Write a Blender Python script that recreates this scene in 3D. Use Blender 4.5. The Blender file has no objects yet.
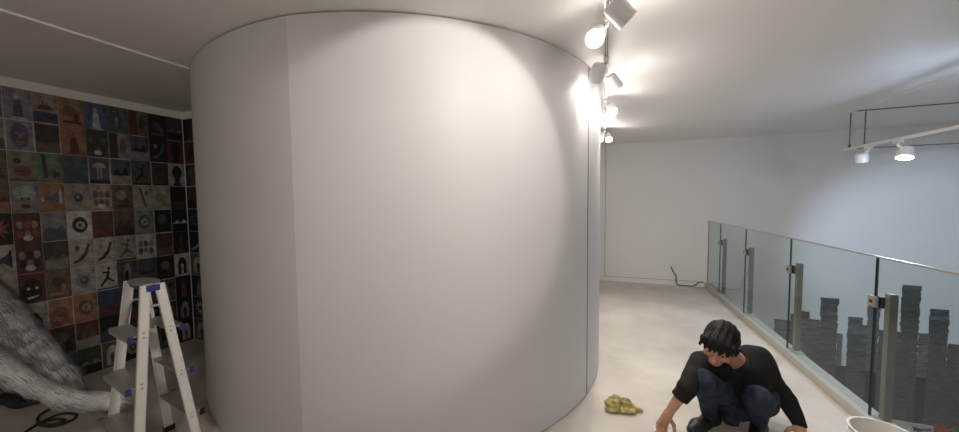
import bpy, bmesh, math, random
import numpy as np
from mathutils import Vector, Matrix, noise
random.seed(7)
C = bpy.context.scene.collection
SC = bpy.context.scene
PI = math.pi
# ------------------------------------------------------------------ camera, world, lights, exposure
W, H = 959, 432
F, PITCH, YAW, ROLL, EYE = 320.8, 0.0513, 0.3676, -0.0106, 1.6
FWD = Vector((-math.sin(YAW)*math.cos(PITCH), math.cos(YAW)*math.cos(PITCH), -math.sin(PITCH)))
R0 = Vector((math.cos(YAW), math.sin(YAW), 0)); U0 = R0.cross(FWD)
RT = math.cos(ROLL)*R0 + math.sin(ROLL)*U0; UP = -math.sin(ROLL)*R0 + math.cos(ROLL)*U0
cam = bpy.data.cameras.new('camera'); cam.sensor_width = 36; cam.sensor_fit = 'HORIZONTAL'; cam.lens = F*36/W
cam.clip_start = .02
camo = bpy.data.objects.new('camera', cam); C.objects.link(camo)
m = Matrix((RT, UP, -FWD)).transposed().to_4x4(); m.translation = (0, 0, EYE); camo.matrix_world = m
SC.camera = camo
SC.view_settings.view_transform = 'Standard'; SC.view_settings.look = 'None'
SC.view_settings.gamma = 1; SC.view_settings.use_curve_mapping = False
SC.view_settings.exposure = 0.35
wd = bpy.data.worlds.new('world'); SC.world = wd; wd.use_nodes = True
wd.node_tree.nodes['Background'].inputs[0].default_value = (1, .95, .9, 1)
wd.node_tree.nodes['Background'].inputs[1].default_value = .3
WARM = (1, .925, .865); COOL = (.58, .74, 1)

def spot(name, loc, aim, power, deg, blend=.3, col=WARM, rad=.03):
    l = bpy.data.lights.new(name, 'SPOT'); l.energy = power; l.spot_size = math.radians(deg); l.spot_blend = blend
    l.color = col; l.shadow_soft_size = rad
    o = bpy.data.objects.new(name, l); C.objects.link(o); o.location = loc
    o.rotation_euler = (Vector(aim)-Vector(loc)).to_track_quat('-Z', 'Y').to_euler()
    return o
def point(name, loc, power, col=WARM, rad=.1):
    l = bpy.data.lights.new(name, 'POINT'); l.energy = power; l.color = col; l.shadow_soft_size = rad
    o = bpy.data.objects.new(name, l); C.objects.link(o); o.location = loc; return o
# unseen spots along the ceiling track; floor spot and spill added to lift brightness
spot('track_light_overhead', (.012, 1.0, 2.42), (-.75, 1.62, 1.95), 34, 75, .20)
spot('track_light_rear', (-.01, -1.2, 2.42), (-2.6, 1.1, 1.4), 30, 62, .8)
point('rear_fill_point', (.012, -1.0, 2.35), 25, WARM, .06)  # added point fill for the ceiling and left wall
spot('rear_floor_fill', (-.01, -.6, 2.42), (.9, 2.4, 0), 29, 88, .8)  # added unseen spot that brightens the floor ahead
# lights of the visible track heads
HEADS = [  # mount Y, side (-1 left, +1 right), lens direction, power, beam
    (1.93, -1, (-.10, -.72, -.62), 14, 110),
    (1.74, 1, (.70, .35, -.70), 25, 110),
    (2.50, -1, (-.30, .55, -.78), 10, 110),
    (2.75, 1, (.55, .45, -.75), 30, 110),
    (3.55, 1, (.20, -.70, -.66), 32, 120),
    (5.05, -1, (-.10, -.65, -.75), 26, 120),
    (5.15, 1, (.15, -.60, -.78), 40, 120),
]

# ------------------------------------------------------------------ helpers
MATS = {}
def mat(name, col, rough=.6, metal=0, noise_amt=0, scale=6, bump=0, bscale=60, spec=.5, stretch=None, col2=None, emit=0):
    if name in MATS: return MATS[name]
    mt = bpy.data.materials.new(name); mt.use_nodes = True; nt = mt.node_tree; b = nt.nodes['Principled BSDF']
    b.inputs['Base Color'].default_value = (*col, 1); b.inputs['Roughness'].default_value = rough
    b.inputs['Metallic'].default_value = metal; b.inputs['Specular IOR Level'].default_value = spec
    if emit:
        b.inputs['Emission Color'].default_value = (*col, 1); b.inputs['Emission Strength'].default_value = emit
    tc = nt.nodes.new('ShaderNodeTexCoord'); vec = tc.outputs['Object']
    if stretch:
        mp = nt.nodes.new('ShaderNodeMapping'); mp.inputs['Scale'].default_value = stretch
        nt.links.new(vec, mp.inputs['Vector']); vec = mp.outputs['Vector']
    if noise_amt or col2:
        n = nt.nodes.new('ShaderNodeTexNoise'); n.inputs['Scale'].default_value = scale; n.inputs['Detail'].default_value = 6
        n.inputs['Roughness'].default_value = .6
        nt.links.new(vec, n.inputs['Vector'])
        r = nt.nodes.new('ShaderNodeValToRGB'); nt.links.new(n.outputs['Fac'], r.inputs['Fac'])
        r.color_ramp.elements[0].position = .3; r.color_ramp.elements[1].position = .7
        c2 = col2 or tuple(min(1, c*(1+noise_amt)) for c in col)
        c1 = col if col2 else tuple(c*(1-noise_amt) for c in col)
        r.color_ramp.elements[0].color = (*c1, 1); r.color_ramp.elements[1].color = (*c2, 1)
        nt.links.new(r.outputs['Color'], b.inputs['Base Color'])
    if bump:
        n2 = nt.nodes.new('ShaderNodeTexNoise'); n2.inputs['Scale'].default_value = bscale; n2.inputs['Detail'].default_value = 4
        nt.links.new(vec, n2.inputs['Vector'])
        bp = nt.nodes.new('ShaderNodeBump'); bp.inputs['Strength'].default_value = bump; bp.inputs['Distance'].default_value = .01
        nt.links.new(n2.outputs['Fac'], bp.inputs['Height']); nt.links.new(bp.outputs['Normal'], b.inputs['Normal'])
    MATS[name] = mt; return mt

def bx(bm, x0, x1, y0, y1, z0, z1, mi=0, M=None):
    vs = [bm.verts.new((x, y, z)) for x in (x0, x1) for y in (y0, y1) for z in (z0, z1)]
    if M is not None:
        for v in vs: v.co = M @ v.co
    fs = []
    for q in ((0,1,3,2),(4,6,7,5),(0,4,5,1),(2,3,7,6),(0,2,6,4),(1,5,7,3)):
        f = bm.faces.new([vs[i] for i in q]); f.material_index = mi; fs.append(f)
    return fs
def box(name, x0, x1, y0, y1, z0, z1, m, parent=None, bevel=0):
    bm = bmesh.new(); bx(bm, x0, x1, y0, y1, z0, z1)
    if bevel: bmesh.ops.bevel(bm, geom=bm.edges[:], offset=bevel, segments=2, affect='EDGES')
    return obj(name, bm, m, parent)
def obj(name, bm, m, parent=None, smooth=False):
    bmesh.ops.recalc_face_normals(bm, faces=bm.faces[:])
    me = bpy.data.meshes.new(name); bm.to_mesh(me); bm.free()
    return objm(name, me, m, parent, smooth)
def objm(name, me, m, parent=None, smooth=False):
    for k in (m if isinstance(m, (list, tuple)) else [m]): me.materials.append(k)
    if smooth:
        for p in me.polygons: p.use_smooth = True
    o = bpy.data.objects.new(name, me); C.objects.link(o)
    if parent:
        o.parent = parent
    return o
def frame_of(d):
    d = Vector(d).normalized(); a = Vector((0, 0, 1)) if abs(d.z) < .9 else Vector((1, 0, 0))
    x = d.cross(a).normalized(); y = d.cross(x).normalized(); return d, x, y
def tube(bm, pts, r, seg=10, cap=True, mi=0):
    pts = [Vector(p) for p in pts]; rings = []; rr = r if isinstance(r, (list, tuple)) else [r]*len(pts)
    d, x, y = frame_of(pts[1]-pts[0])
    for i, p in enumerate(pts):
        t = (pts[min(i+1, len(pts)-1)]-pts[max(i-1, 0)]).normalized()
        x = (x-t*x.dot(t)).normalized(); y = t.cross(x)
        rings.append([bm.verts.new(p+x*(rr[i]*math.cos(2*PI*k/seg))+y*(rr[i]*math.sin(2*PI*k/seg))) for k in range(seg)])
    for a, b in zip(rings, rings[1:]):
        for k in range(seg):
            f = bm.faces.new((a[k], a[(k+1) % seg], b[(k+1) % seg], b[k])); f.material_index = mi
    if cap:
        bm.faces.new(rings[0][::-1]).material_index = mi; bm.faces.new(rings[-1]).material_index = mi
def lathe(bm, prof, seg=32, M=None, mi=0):
    rings = []
    for r, z in prof:
        ring = [bm.verts.new((r*math.cos(2*PI*k/seg), r*math.sin(2*PI*k/seg), z)) for k in range(seg)]
        if M is not None:
            for v in ring: v.co = M @ v.co
        rings.append(ring)
    for a, b in zip(rings, rings[1:]):
        for k in range(seg):
            bm.faces.new((a[k], a[(k+1) % seg], b[(k+1) % seg], b[k])).material_index = mi
    for ring in (rings[0], rings[-1]):
        try: bm.faces.new(ring).material_index = mi
        except ValueError: pass
def prism(bm, pts, z0, z1, M=None, mi=0):
    a = [bm.verts.new((x, y, z0)) for x, y in pts]; b = [bm.verts.new((x, y, z1)) for x, y in pts]
    if M is not None:
        for v in a+b: v.co = M @ v.co
    n = len(pts)
    bm.faces.new(a[::-1]).material_index = mi; bm.faces.new(b).material_index = mi
    for i in range(n): bm.faces.new((a[i], a[(i+1) % n], b[(i+1) % n], b[i])).material_index = mi
def spline(pts, n=8):
    pts = [Vector(p) for p in pts]; out = []
    for i in range(len(pts)-1):
        p0 = pts[max(i-1, 0)]; p1 = pts[i]; p2 = pts[i+1]; p3 = pts[min(i+2, len(pts)-1)]
        for k in range(n):
            t = k/n
            out.append(.5*((2*p1)+(p2-p0)*t+(2*p0-5*p1+4*p2-p3)*t*t+(3*p1-p0-3*p2+p3)*t**3))
    return out+[pts[-1]]
def tag(o, label, cat, group=None, kind=None):
    o['label'] = label; o['category'] = cat
    if group: o['group'] = group
    if kind: o['kind'] = kind
    return o
def thing(name, label, cat, loc=(0, 0, 0), rotz=0, group=None):
    o = bpy.data.objects.new(name, None); C.objects.link(o); o.location = loc; o.rotation_euler = (0, 0, rotz)
    o.empty_display_size = .1
    return tag(o, label, cat, group)
def struct(o): o['kind'] = 'structure'; return o

# ---- implicit surfaces
class Field:
    def __init__(s, lo, hi, res):
        s.lo = np.array(lo, float); s.res = res
        n = np.ceil((np.array(hi)-s.lo)/res).astype(int)+1
        s.f = np.full(tuple(n), 1.0, np.float32); s.n = n
    def sub(s, lo, hi):
        a = np.clip(np.floor((np.array(lo)-s.lo)/s.res).astype(int), 0, s.n); b = np.clip(np.ceil((np.array(hi)-s.lo)/s.res).astype(int)+1, 0, s.n)
        sl = tuple(slice(int(i), int(j)) for i, j in zip(a, b))
        g = np.meshgrid(*[s.lo[i]+s.res*np.arange(a[i], b[i]) for i in range(3)], indexing='ij')
        return sl, np.stack(g, -1).astype(np.float32)
    def join(s, sl, d, k):
        a = s.f[sl]
        if k <= 0: s.f[sl] = np.minimum(a, d); return
        h = np.maximum(k-np.abs(a-d), 0)/k
        s.f[sl] = np.minimum(a, d)-h*h*k*.25
    def cap(s, a, b, ra, rb, k=.02):
        a = np.array(a, float); b = np.array(b, float); m = max(ra, rb)+k+.03
        sl, P = s.sub(np.minimum(a, b)-m, np.maximum(a, b)+m)
        if P.size == 0: return
        ab = b-a; t = np.clip(((P-a)@ab)/(ab@ab+1e-12), 0, 1)
        d = np.linalg.norm(P-(a+t[..., None]*ab), axis=-1)-(ra+(rb-ra)*t)
        s.join(sl, d, k)
    def chain(s, pts, rs, k=.02):
        for i in range(len(pts)-1): s.cap(pts[i], pts[i+1], rs[i], rs[i+1], k)
    def elld(s, P, c, axes, rad):
        q = (P-np.array(c, np.float32))@np.array(axes, np.float32).T
        rad = np.array(rad, np.float32)
        k0 = np.linalg.norm(q/rad, axis=-1); k1 = np.linalg.norm(q/(rad*rad), axis=-1)
        return k0*(k0-1)/np.maximum(k1, 1e-6)
    def ell(s, c, axes, rad, k=.02, cut=False):
        m = max(rad)+k+.03; sl, P = s.sub(np.array(c)-m, np.array(c)+m)
        if P.size == 0: return
        d = s.elld(P, c, axes, rad)
        if cut:
            a = s.f[sl]; d = -d; h = np.maximum(k-np.abs(a-d), 0)/max(k, 1e-6)
            s.f[sl] = np.maximum(a, d)+h*h*k*.25
        else: s.join(sl, d, k)
    def all(s): return s.sub(s.lo, s.lo+s.res*(s.n-1))
    def half(s, p, nrm):   # keep the side where (x-p).n < 0
        sl, P = s.all(); s.f[sl] = np.maximum(s.f[sl], (P-np.array(p, np.float32))@np.array(nrm, np.float32))
    def ripple(s, amp, freq, seed=0):
        sl, P = s.all(); r = np.random.RandomState(seed)
        d = np.zeros(s.f.shape, np.float32)
        for i in range(7):
            v = r.normal(size=3); v = v/np.linalg.norm(v)*freq*(.6+.9*r.rand()); w = r.normal(size=3)*freq*.4
            d += np.sin(P@v+r.rand()*6+1.5*np.sin(P@w+r.rand()*6))
        s.f += (amp/3*d).astype(np.float32)
    def mesh(s, name):
        f = s.f; ins = f < 0; n = np.array(f.shape)-1
        acc = np.zeros(tuple(n)+(3,), np.float32); cnt = np.zeros(tuple(n), np.float32)
        corner = lambda i, j, k, A: A[i:i+n[0], j:j+n[1], k:k+n[2]]
        for ax in range(3):
            for u in (0, 1):
                for v in (0, 1):
                    o = [0, 0, 0]; o[(ax+1) % 3] = u; o[(ax+2) % 3] = v; e = list(o); e[ax] = 1
                    A = corner(*o, f); B = corner(*e, f); cr = (A < 0) != (B < 0)
                    t = np.where(cr, A/np.where(cr, A-B, 1), 0)
                    for q in range(3): acc[..., q] += np.where(cr, (t if q == ax else o[q]), 0)
                    cnt += cr
        act = cnt > 0; idx = -np.ones(tuple(n), int); idx[act] = np.arange(act.sum())
        cell = np.argwhere(act); V = s.lo+s.res*(cell+acc[act]/cnt[act][:, None])
        Q = []
        for ax in range(3):
            a = ins; sh = [slice(None)]*3; sh2 = [slice(None)]*3; sh[ax] = slice(0, -1); sh2[ax] = slice(1, None)
            A = a[tuple(sh)]; B = a[tuple(sh2)]; e = np.argwhere(A != B)
            b, c = (ax+1) % 3, (ax+2) % 3
            e = e[(e[:, b] > 0) & (e[:, c] > 0) & (e[:, b] < n[b]) & (e[:, c] < n[c])]
            flip = A[tuple(e.T)]
            def g(db, dc):
                z = e.copy(); z[:, b] -= db; z[:, c] -= dc; return idx[tuple(z.T)]
            q = np.stack([g(1, 1), g(0, 1), g(0, 0), g(1, 0)], 1); q[~flip] = q[~flip][:, ::-1]; Q.append(q)
        Q = np.concatenate(Q); Q = Q[(Q >= 0).all(1)]
        me = bpy.data.meshes.new(name); me.from_pydata(V.tolist(), [], Q.tolist()); me.update()
        for p in me.polygons: p.use_smooth = True
        return me
I3 = np.eye(3)

# ------------------------------------------------------------------ materials
white_wall = mat('painted_white_wall', (.80, .78, .75), .75, bump=.04, bscale=120)
ceil_m = mat('painted_ceiling', (.88, .85, .825), .5, bump=.03, bscale=90)
floor_m = mat('poured_concrete_floor', (.48, .435, .375), .5, col2=(.66, .605, .53), scale=1.7, bump=.03, bscale=30)
lower_m = mat('lower_floor_paint', (.62, .62, .58), .5, noise_amt=.05)
part_m = mat('white_partition_sheet', (.645, .63, .62), .52, spec=.4, bump=.015, bscale=40)
part_m2 = mat('darker_partition_sheet', (.565, .55, .54), .52, spec=.4, bump=.015, bscale=40)  # slightly darker tone for the panel left of the seam
dark_gap_shadow = mat('dark_gap_shadow', (.06, .055, .05), .8)  # for the gap above the drum and the rail's painted shadow edge
alu = mat('brushed_aluminium', (.45, .43, .41), .42, .6, noise_amt=.06, scale=40)
stile_m = mat('painted_aluminium_stile', (.84, .82, .78), .45, .1, noise_amt=.06, scale=30)
blackp = mat('black_plastic', (.015, .015, .016), .5)
bluep = mat('blue_plastic', (.03, .04, .20), .45)
lampw = mat('white_lamp_enamel', (.74, .73, .72), .35)
kerb_m = mat('grey_painted_steel_kerb', (.42, .40, .35), .5, noise_amt=.04)
post_m = mat('grey_steel_post', (.15, .145, .13), .5, .1)
steel = mat('stainless_steel', (.6, .56, .5), .3, .9)
cablem = mat('black_cable_rubber', (.03, .028, .026), .5)
lens_w = mat('lit_lens_warm', (1, .93, .85), .3, emit=60)
lens_c = mat('lit_lens_cool', (.92, .96, 1), .3, emit=30)

def glass_mat():
    mt = bpy.data.materials.new('railing_glass'); mt.use_nodes = True; nt = mt.node_tree; nt.nodes.clear()
    out = nt.nodes.new('ShaderNodeOutputMaterial'); mx = nt.nodes.new('ShaderNodeMixShader'); lw = nt.nodes.new('ShaderNodeLayerWeight'); lw.inputs[0].default_value = .5
    pw = nt.nodes.new('ShaderNodeMath'); pw.operation = 'POWER'; pw.inputs[1].default_value = 5; nt.links.new(lw.outputs['Facing'], pw.inputs[0])
    fr = nt.nodes.new('ShaderNodeMath'); fr.operation = 'MULTIPLY_ADD'; fr.inputs[1].default_value = .80; fr.inputs[2].default_value = .022; nt.links.new(pw.outputs[0], fr.inputs[0])
    tr = nt.nodes.new('ShaderNodeBsdfTransparent'); tr.inputs[0].default_value = (.91, .95, .935, 1)
    gl = nt.nodes.new('ShaderNodeBsdfGlossy'); gl.inputs['Roughness'].default_value = .01
    nt.links.new(fr.outputs[0], mx.inputs[0]); nt.links.new(tr.outputs[0], mx.inputs[1]); nt.links.new(gl.outputs[0], mx.inputs[2])
    nt.links.new(mx.outputs[0], out.inputs[0]); return mt
glass_m = glass_mat()
edge_m = mat('dark_glass_edge', (.02, .045, .04), .2)

# ------------------------------------------------------------------ room shell
HC = 2.623; XK = 1.70; ZL = -1.93
YB = lambda x: 6.63+.049*x
struct(box('floor', -5.2, XK+.13, -3.2, 7.2, -.25, 0, floor_m))
struct(box('floor_lower', XK-.4, 7.2, -3.2, 7.4, ZL-.1, ZL, lower_m))
struct(box('wall_void_side', XK-.4, XK-.3, -3.2, 7.4, ZL, -.25, white_wall))
struct(box('ceiling', -5.2, 7.2, -3.2, 7.6, HC, HC+.1, ceil_m))
struct(box('wall_left', -4.68, -4.48, -3.2, 2.45, 0, HC, white_wall))
struct(box('wall_nook', -4.48, -3.3, 2.25, 2.45, 0, HC, white_wall))
bm = bmesh.new(); prism(bm, [(-5.2, YB(-5.2)), (7.2, YB(7.2)), (7.2, YB(7.2)+.2), (-5.2, YB(-5.2)+.2)], ZL, HC); struct(obj('wall_back', bm, white_wall))
struct(box('wall_right', 7.0, 7.2, -3.2, 7.4, ZL, HC, white_wall))
struct(box('wall_front', -5.2, 7.2, -3.2, -3.0, ZL, HC, white_wall))
bm = bmesh.new(); prism(bm, [(.0, YB(0)-.014), (XK, YB(XK)-.014), (XK, YB(XK)), (0, YB(0))], 0, .085); struct(obj('baseboard_back', bm, white_wall))
bm = bmesh.new(); prism(bm, [(.0, YB(0)-.006), (XK, YB(XK)-.006), (XK, YB(XK)), (0, YB(0))], .085, .092); struct(obj('trim_1', bm, mat('grey_shadow_gap', (.3, .28, .26), .8)))
bm = bmesh.new(); prism(bm, [(.035, YB(0)-.004), (.05, YB(0)-.004), (.05, YB(0)), (.035, YB(0))], .085, HC); struct(obj('trim_2', bm, mat('grey_joint', (.5, .48, .45), .7)))
bm = bmesh.new(); bx(bm, -2.98, -2.945, -3, 2.2, HC-.012, HC); bx(bm, -2.99, -2.98, -3, 2.2, HC-.004, HC, 1)  # second strip is a painted shadow edge along the rail
struct(obj('trim_3', bm, [mat('white_ceiling_rail', (.86, .83, .78), .4), dark_gap_shadow]))

# ------------------------------------------------------------------ the cylindrical partition
CX, CY, RC = -1.99, 3.243, 1.966
part = thing('cylindrical_partition', 'big white curved drum of smooth sheets standing from floor to ceiling', 'partition', (CX, CY, 0))
part['kind'] = 'thing'
SEAMS = [-169, -124, -79.4, -49, -16.5, 30, 75, 120, 155, 191]
def sheet(a0, a1, z0, z1, r, bulge):
    bm = bmesh.new(); n = max(6, int(abs(a1-a0)/1.5)); rows = []
    for i in range(n+1):
        a = math.radians(a0+(a1-a0)*i/n); s = i/n
        rr = r+bulge*math.sin(PI*s)
        rows.append([bm.verts.new((q*math.cos(a), q*math.sin(a), z)) for q, z in ((rr, z0), (rr, z1), (rr-.02, z1), (rr-.02, z0))])
    for A, B in zip(rows, rows[1:]):
        for k in range(4): bm.faces.new((A[k], B[k], B[(k+1) % 4], A[(k+1) % 4]))
    bm.faces.new(rows[0]); bm.faces.new(rows[-1][::-1]); return bm
for i in range(len(SEAMS)-1):
    if SEAMS[i] == -49: continue
    a1 = SEAMS[i+1] if SEAMS[i+1] != -49 else SEAMS[i+2]
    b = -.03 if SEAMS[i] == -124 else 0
    for z0, z1, dr in ((.012, 1.2548, .0012), (1.255, HC-.006, 0)):
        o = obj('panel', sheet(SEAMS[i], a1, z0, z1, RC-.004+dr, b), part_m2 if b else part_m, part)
        for p in o.data.polygons: p.use_smooth = len(p.vertices) == 4 and abs(p.normal.z) < .5
        md = o.modifiers.new('split', 'EDGE_SPLIT'); md.split_angle = math.radians(40)
bm = bmesh.new(); lathe(bm, [(RC-.10, 0), (RC-.06, 0), (RC-.06, HC-.001), (RC-.10, HC-.001)], 96); obj('inner_core', bm, dark_gap_shadow, part)

a_ = math.radians(-16.9); bm = bmesh.new(); bx(bm, RC-.006, RC+.0006, -.003, .003, .012, HC-.006, 0, Matrix.Rotation(a_, 4, 'Z')); obj('joint_strip', bm, mat('grey_joint_strip', (.16, .155, .15), .7), part)
# ------------------------------------------------------------------ ceiling track and its lamp heads
TX = .012
tr = thing('lighting_track', 'long white track fixed to the ceiling beside the curved white drum', 'track', (TX, 2.5, HC))
box('rail', -.017, .017, -3.2, 3.4, -.035, 0, lampw, tr, .003)
bm = bmesh.new()
for x in (-.006, .006): bx(bm, x-.002, x+.002, -3.2, 3.4, -.0365, -.0349)
obj('conductor_slot', bm, blackp, tr)
def lamp_head(label, X, Y, ztop, side, d, power, beam, lit=True, col=WARM, lens=None, group='track spotlights above the walkway', L=.12, r=.050, drop=.06, glow=None):
    t = thing('track_spotlight', label, 'spotlight', (X, Y, ztop), 0, group)
    box('adapter', -.016, .016, -.05, .05, -.03, 0, lampw, t, .004)
    d = Vector(d).normalized(); piv = Vector((side*.055, 0, -.03-drop))
    bm = bmesh.new(); tube(bm, [(0, 0, -.03), (0, 0, -.055), (side*.02, 0, -.07), piv], .015 if L < .12 else .008, 8); obj('arm', bm, lampw, t, True)
    Z, x, y = frame_of(d); Mx = Matrix((x, y, Z)).transposed().to_4x4(); Mx.translation = piv
    bm = bmesh.new(); lathe(bm, [(.0, -L*.5), (r*.8, -L*.5), (r*.95, -L*.42), (r, -L*.3), (r, L*.5), (r*.86, L*.5), (r*.8, L*.44), (0, L*.44)], 28, Mx)
    h = obj('housing', bm, lampw, t, True); h.modifiers.new('s', 'EDGE_SPLIT').split_angle = .6
    bm = bmesh.new(); lathe(bm, [(0, L*.445), (r*.78, L*.445), (r*.78, L*.46), (r*.5, L*.475), (0, L*.48)], 24, Mx)
    obj('lens', bm, (lens or lens_w) if lit else mat('unlit_lens', (.25, .25, .26), .2), h)
    if lit:
        p = Vector((X, Y, ztop))+piv+d*(L*.5+.015); spot('lamp', p, p+d, power, beam, .7, col, .03); point('lamp_spill', p+d*.02, power*.08, col, .03)
    return t
LB = ['lit track spotlight nearest the viewer, hanging beside the top rim of the drum',
      'round-backed track spotlight right of the track, nearest of those turned to the railing',
      'track spotlight turned to the drum, second from the viewer on the drum side',
      'grey-shadowed track spotlight pointing down right, second on the railing side',
      'brightly lit track spotlight in the middle of the ceiling track, railing side',
      'farthest lit track spotlight on the drum side of the ceiling track',
      'farthest lit track spotlight on the railing side of the ceiling track']
for (y, s, d, pw, bmn), lb in zip(HEADS, LB):
    lamp_head(lb, TX, y, HC-.035, s, d, pw, bmn)

# suspended track over the void
HX, HZ = 2.794, 2.17
ht = thing('suspended_track', 'white L-shaped lighting track hung on thin rods above the glass railing', 'track', (HX, 5.3, HZ))
box('rail', -.014, .014, -3.6, .10, -.014, .014, lampw, ht, .003)
box('cross_rail', .014, 3.4, -.012, .006, -.006, .006, mat('grey_rail', (.17, .17, .18), .6), ht, .002)
box('ceiling_rail', -.011, .011, -3.6, .04, HC-HZ-.022, HC-HZ, lampw, ht, .003)
box('ceiling_cross_rail', .011, 3.4, -.008, .008, HC-HZ-.010, HC-HZ, mat('grey_rail', (0, 0, 0)), ht, .003)
for x, y in ((0, 0), (.13, -.003), (0, -2.4), (2.2, -.003)):
    bm = bmesh.new(); tube(bm, [(x, y, .012), (x, y, HC-HZ-.02)], .006, 8); tube(bm, [(x, y, .012), (x, y, .045)], .013, 10)
    obj('hanging_rod', bm, post_m, ht, True)
lamp_head('small unlit spotlight at the end of the suspended track', HX, 4.99, HZ-.014, -1, (.1, .15, -1), 0, 60, False, group='spotlights on the suspended track', L=.10, r=.055, drop=.10)
lamp_head('lit cool white spotlight on the suspended track', HX, 4.60, HZ-.014, 1, (-.25, -.30, -.92), 60, 120, True, COOL, lens_c, group='spotlights on the suspended track', L=.11, r=.06, drop=.10)
lamp_head('cool white spotlight', HX, 3.1, HZ-.014, 1, (.42, .84, -.36), 190, 58, True, COOL, lens_c, group='spotlights on the suspended track', L=.11, r=.06, drop=.10)['label'] = 'cool white spotlight of the suspended track beyond the right edge of the photo'

# ------------------------------------------------------------------ glass railing
GX = XK+.045; KH = .072; RH = 1.178; YE = YB(XK)
rl = thing('glass_railing', 'frameless glass balustrade with grey posts along the floor edge', 'railing', (XK, 0, 0))
box('kerb', 0, .128, -1.5, YE, 0, KH, kerb_m, rl, .004)
JO = [YE, 6.10, 5.13, 4.055, 2.985, 1.93, .9, -.15, -1.2]
for y0, y1 in zip(JO[1:], JO):
    bm = bmesh.new(); bx(bm, .040, .050, y0+.006, y1-.006, KH-.002, RH)
    for f in bm.faces:
        if abs(f.normal.x) < .5: f.material_index = 1
    bm.normal_update()
    for f in bm.faces: f.material_index = 0 if abs(f.normal.x) > .5 else 1
    obj('glass_panel', bm, [glass_m, edge_m], rl)
box('top_rail', .036, .054, -1.2, YE, RH, RH+.011, steel, rl, .002)
for y in JO[1:-1]:
    box('post', .068, .110, y-.078, y-.036, KH, .945, post_m, rl, .002)
    bm = bmesh.new(); bx(bm, .060, .126, y-.13, y-.005, KH, KH+.012); b2 = bm
    prism(b2, [(.062, KH+.01), (.124, KH+.01), (.094, KH+.045)], -(y-.033), -(y-.02), Matrix(((1, 0, 0, 0), (0, 0, -1, 0), (0, 1, 0, 0), (0, 0, 0, 1))))
    obj('post_foot', b2, kerb_m, rl)
    c = box('clamp', .022, .040, y-.035, y+.035, .84, .915, steel, rl, .004)
    bm = bmesh.new(); bx(bm, .050, .075, y-.04, y+.03, .84, .915); tube(bm, [(.0215, y, .877), (.018, y, .877)], .012, 12)
    obj('clamp_backing', bm, blackp, c)

# ------------------------------------------------------------------ painted skyline on the back wall beyond the glass
slope = Vector((1, .049, 0)).normalized()
MW = Matrix((slope, Vector((0, 0, 1)), -Vector((-slope.y, slope.x, 0)))).transposed().to_4x4(); MW.translation = (0, YB(0)-.001, 0)
paint3 = mat('charcoal_dry_brushed_paint', (.012, .0125, .013), .6, col2=(.13, .135, .14), scale=7, stretch=(1.2, 1, 11))
mural = thing('skyline_mural', 'dark grey skyline of blocky towers brushed on the wall beyond the glass', 'mural', (0, 0, 0))
paint = mat('charcoal_brushed_paint', (.010, .0105, .011), .6, col2=(.04, .041, .043), scale=5, stretch=(1.2, 1, 9))
paint2 = mat('thin_grey_brushed_paint', (.03, .031, .033), .65, col2=(.20, .21, .225), scale=5, stretch=(1.5, 1, 14))
TW = [(2.73, 2.95, -.47, 0), (2.95, 3.09, -.36, 0), (3.07, 3.19, -.30, 0), (3.17, 3.34, -.42, 0), (3.33, 3.55, -.05, 0), (3.55, 3.62, -.62, 1), (3.68, 3.85, -.33, 0), (3.84, 3.92, -.45, 0), (3.91, 4.05, -.11, 1), (4.05, 4.30, -.50, 0),
      (4.29, 4.50, .23, 0), (4.50, 4.62, -.50, 1), (4.61, 4.82, -.11, 0), (4.82, 5.02, -.62, 0), (5.02, 5.3, .05, 0), (5.3, 5.7, -.4, 0), (5.7, 6.0, .2, 0)]
rg = random.Random(3)
for x0, x1, zt, thin in TW:
    bm = bmesh.new(); z = zt; k = 0
    while z > ZL+.02:
        h = min(rg.uniform(.035, .08), z-ZL-.02)
        if h < .01: break
        j = .012 if z > -.7 else .005
        prism(bm, [(x0+rg.uniform(-j, j), z-h), (x1+rg.uniform(-j, j), z-h-rg.uniform(-.004, .006)), (x1+rg.uniform(-j, j), z+rg.uniform(-.006, .01)), (x0+rg.uniform(-j, j), z+.002)], 0, .0012+.0004*(k % 2), MW, 1 if (thin or (k < 6 and rg.random() < .22)) else 0)
        z -= h-.004; k += 1
        if thin and z < -1.15: break
    obj('painted_tower', bm, [paint3, paint2], mural)
bm = bmesh.new()
prism(bm, [(2.34, ZL+.02), (6.2, ZL+.02), (6.2, -1.15)]+[(6.2-i*.12, -1.12-.07*rg.random()) for i in range(1, 32)], .0, .0009, MW); obj('painted_base', bm, paint, mural)
# paint things on the lower floor
def at(px, py, z): return Vector((0, 0, EYE))+z*(FWD+RT*((px-W/2)/F)-UP*((py-H/2)/F))
def onz(px, py, zz):
    d = FWD+RT*((px-W/2)/F)-UP*((py-H/2)/F); return Vector((0, 0, EYE))+d*((zz-EYE)/d.z)
def tub(label, x, y, z, r, h, m, cat='paint can', group='paint things on the lower floor'):
    t = thing('paint_can', label, cat, (x, y, z), 0, group)
    bm = bmesh.new(); lathe(bm, [(0, 0), (r, 0), (r, h), (r*.93, h), (r*.93, h*.4), (0, h*.4)], 24); obj('body', bm, m, t)
    bm = bmesh.new(); tube(bm, [(r*math.cos(a), r*.3*math.sin(a)-.0, h-.01+.0-r*.6*math.sin(a)) for a in np.linspace(0, PI, 12)], .004, 6); obj('handle', bm, steel, t, True)
P1 = onz(936, 432, ZL); tub('red paint can on the lower floor behind the glass', P1.x, P1.y-.1, ZL, .08, .14, mat('red_can', (.5, .09, .05), .4))
P1 = onz(955, 435, ZL); tub('green paint can on the lower floor behind the glass', P1.x, P1.y-.1, ZL, .09, .12, mat('green_can', (.06, .22, .06), .4))
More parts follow.
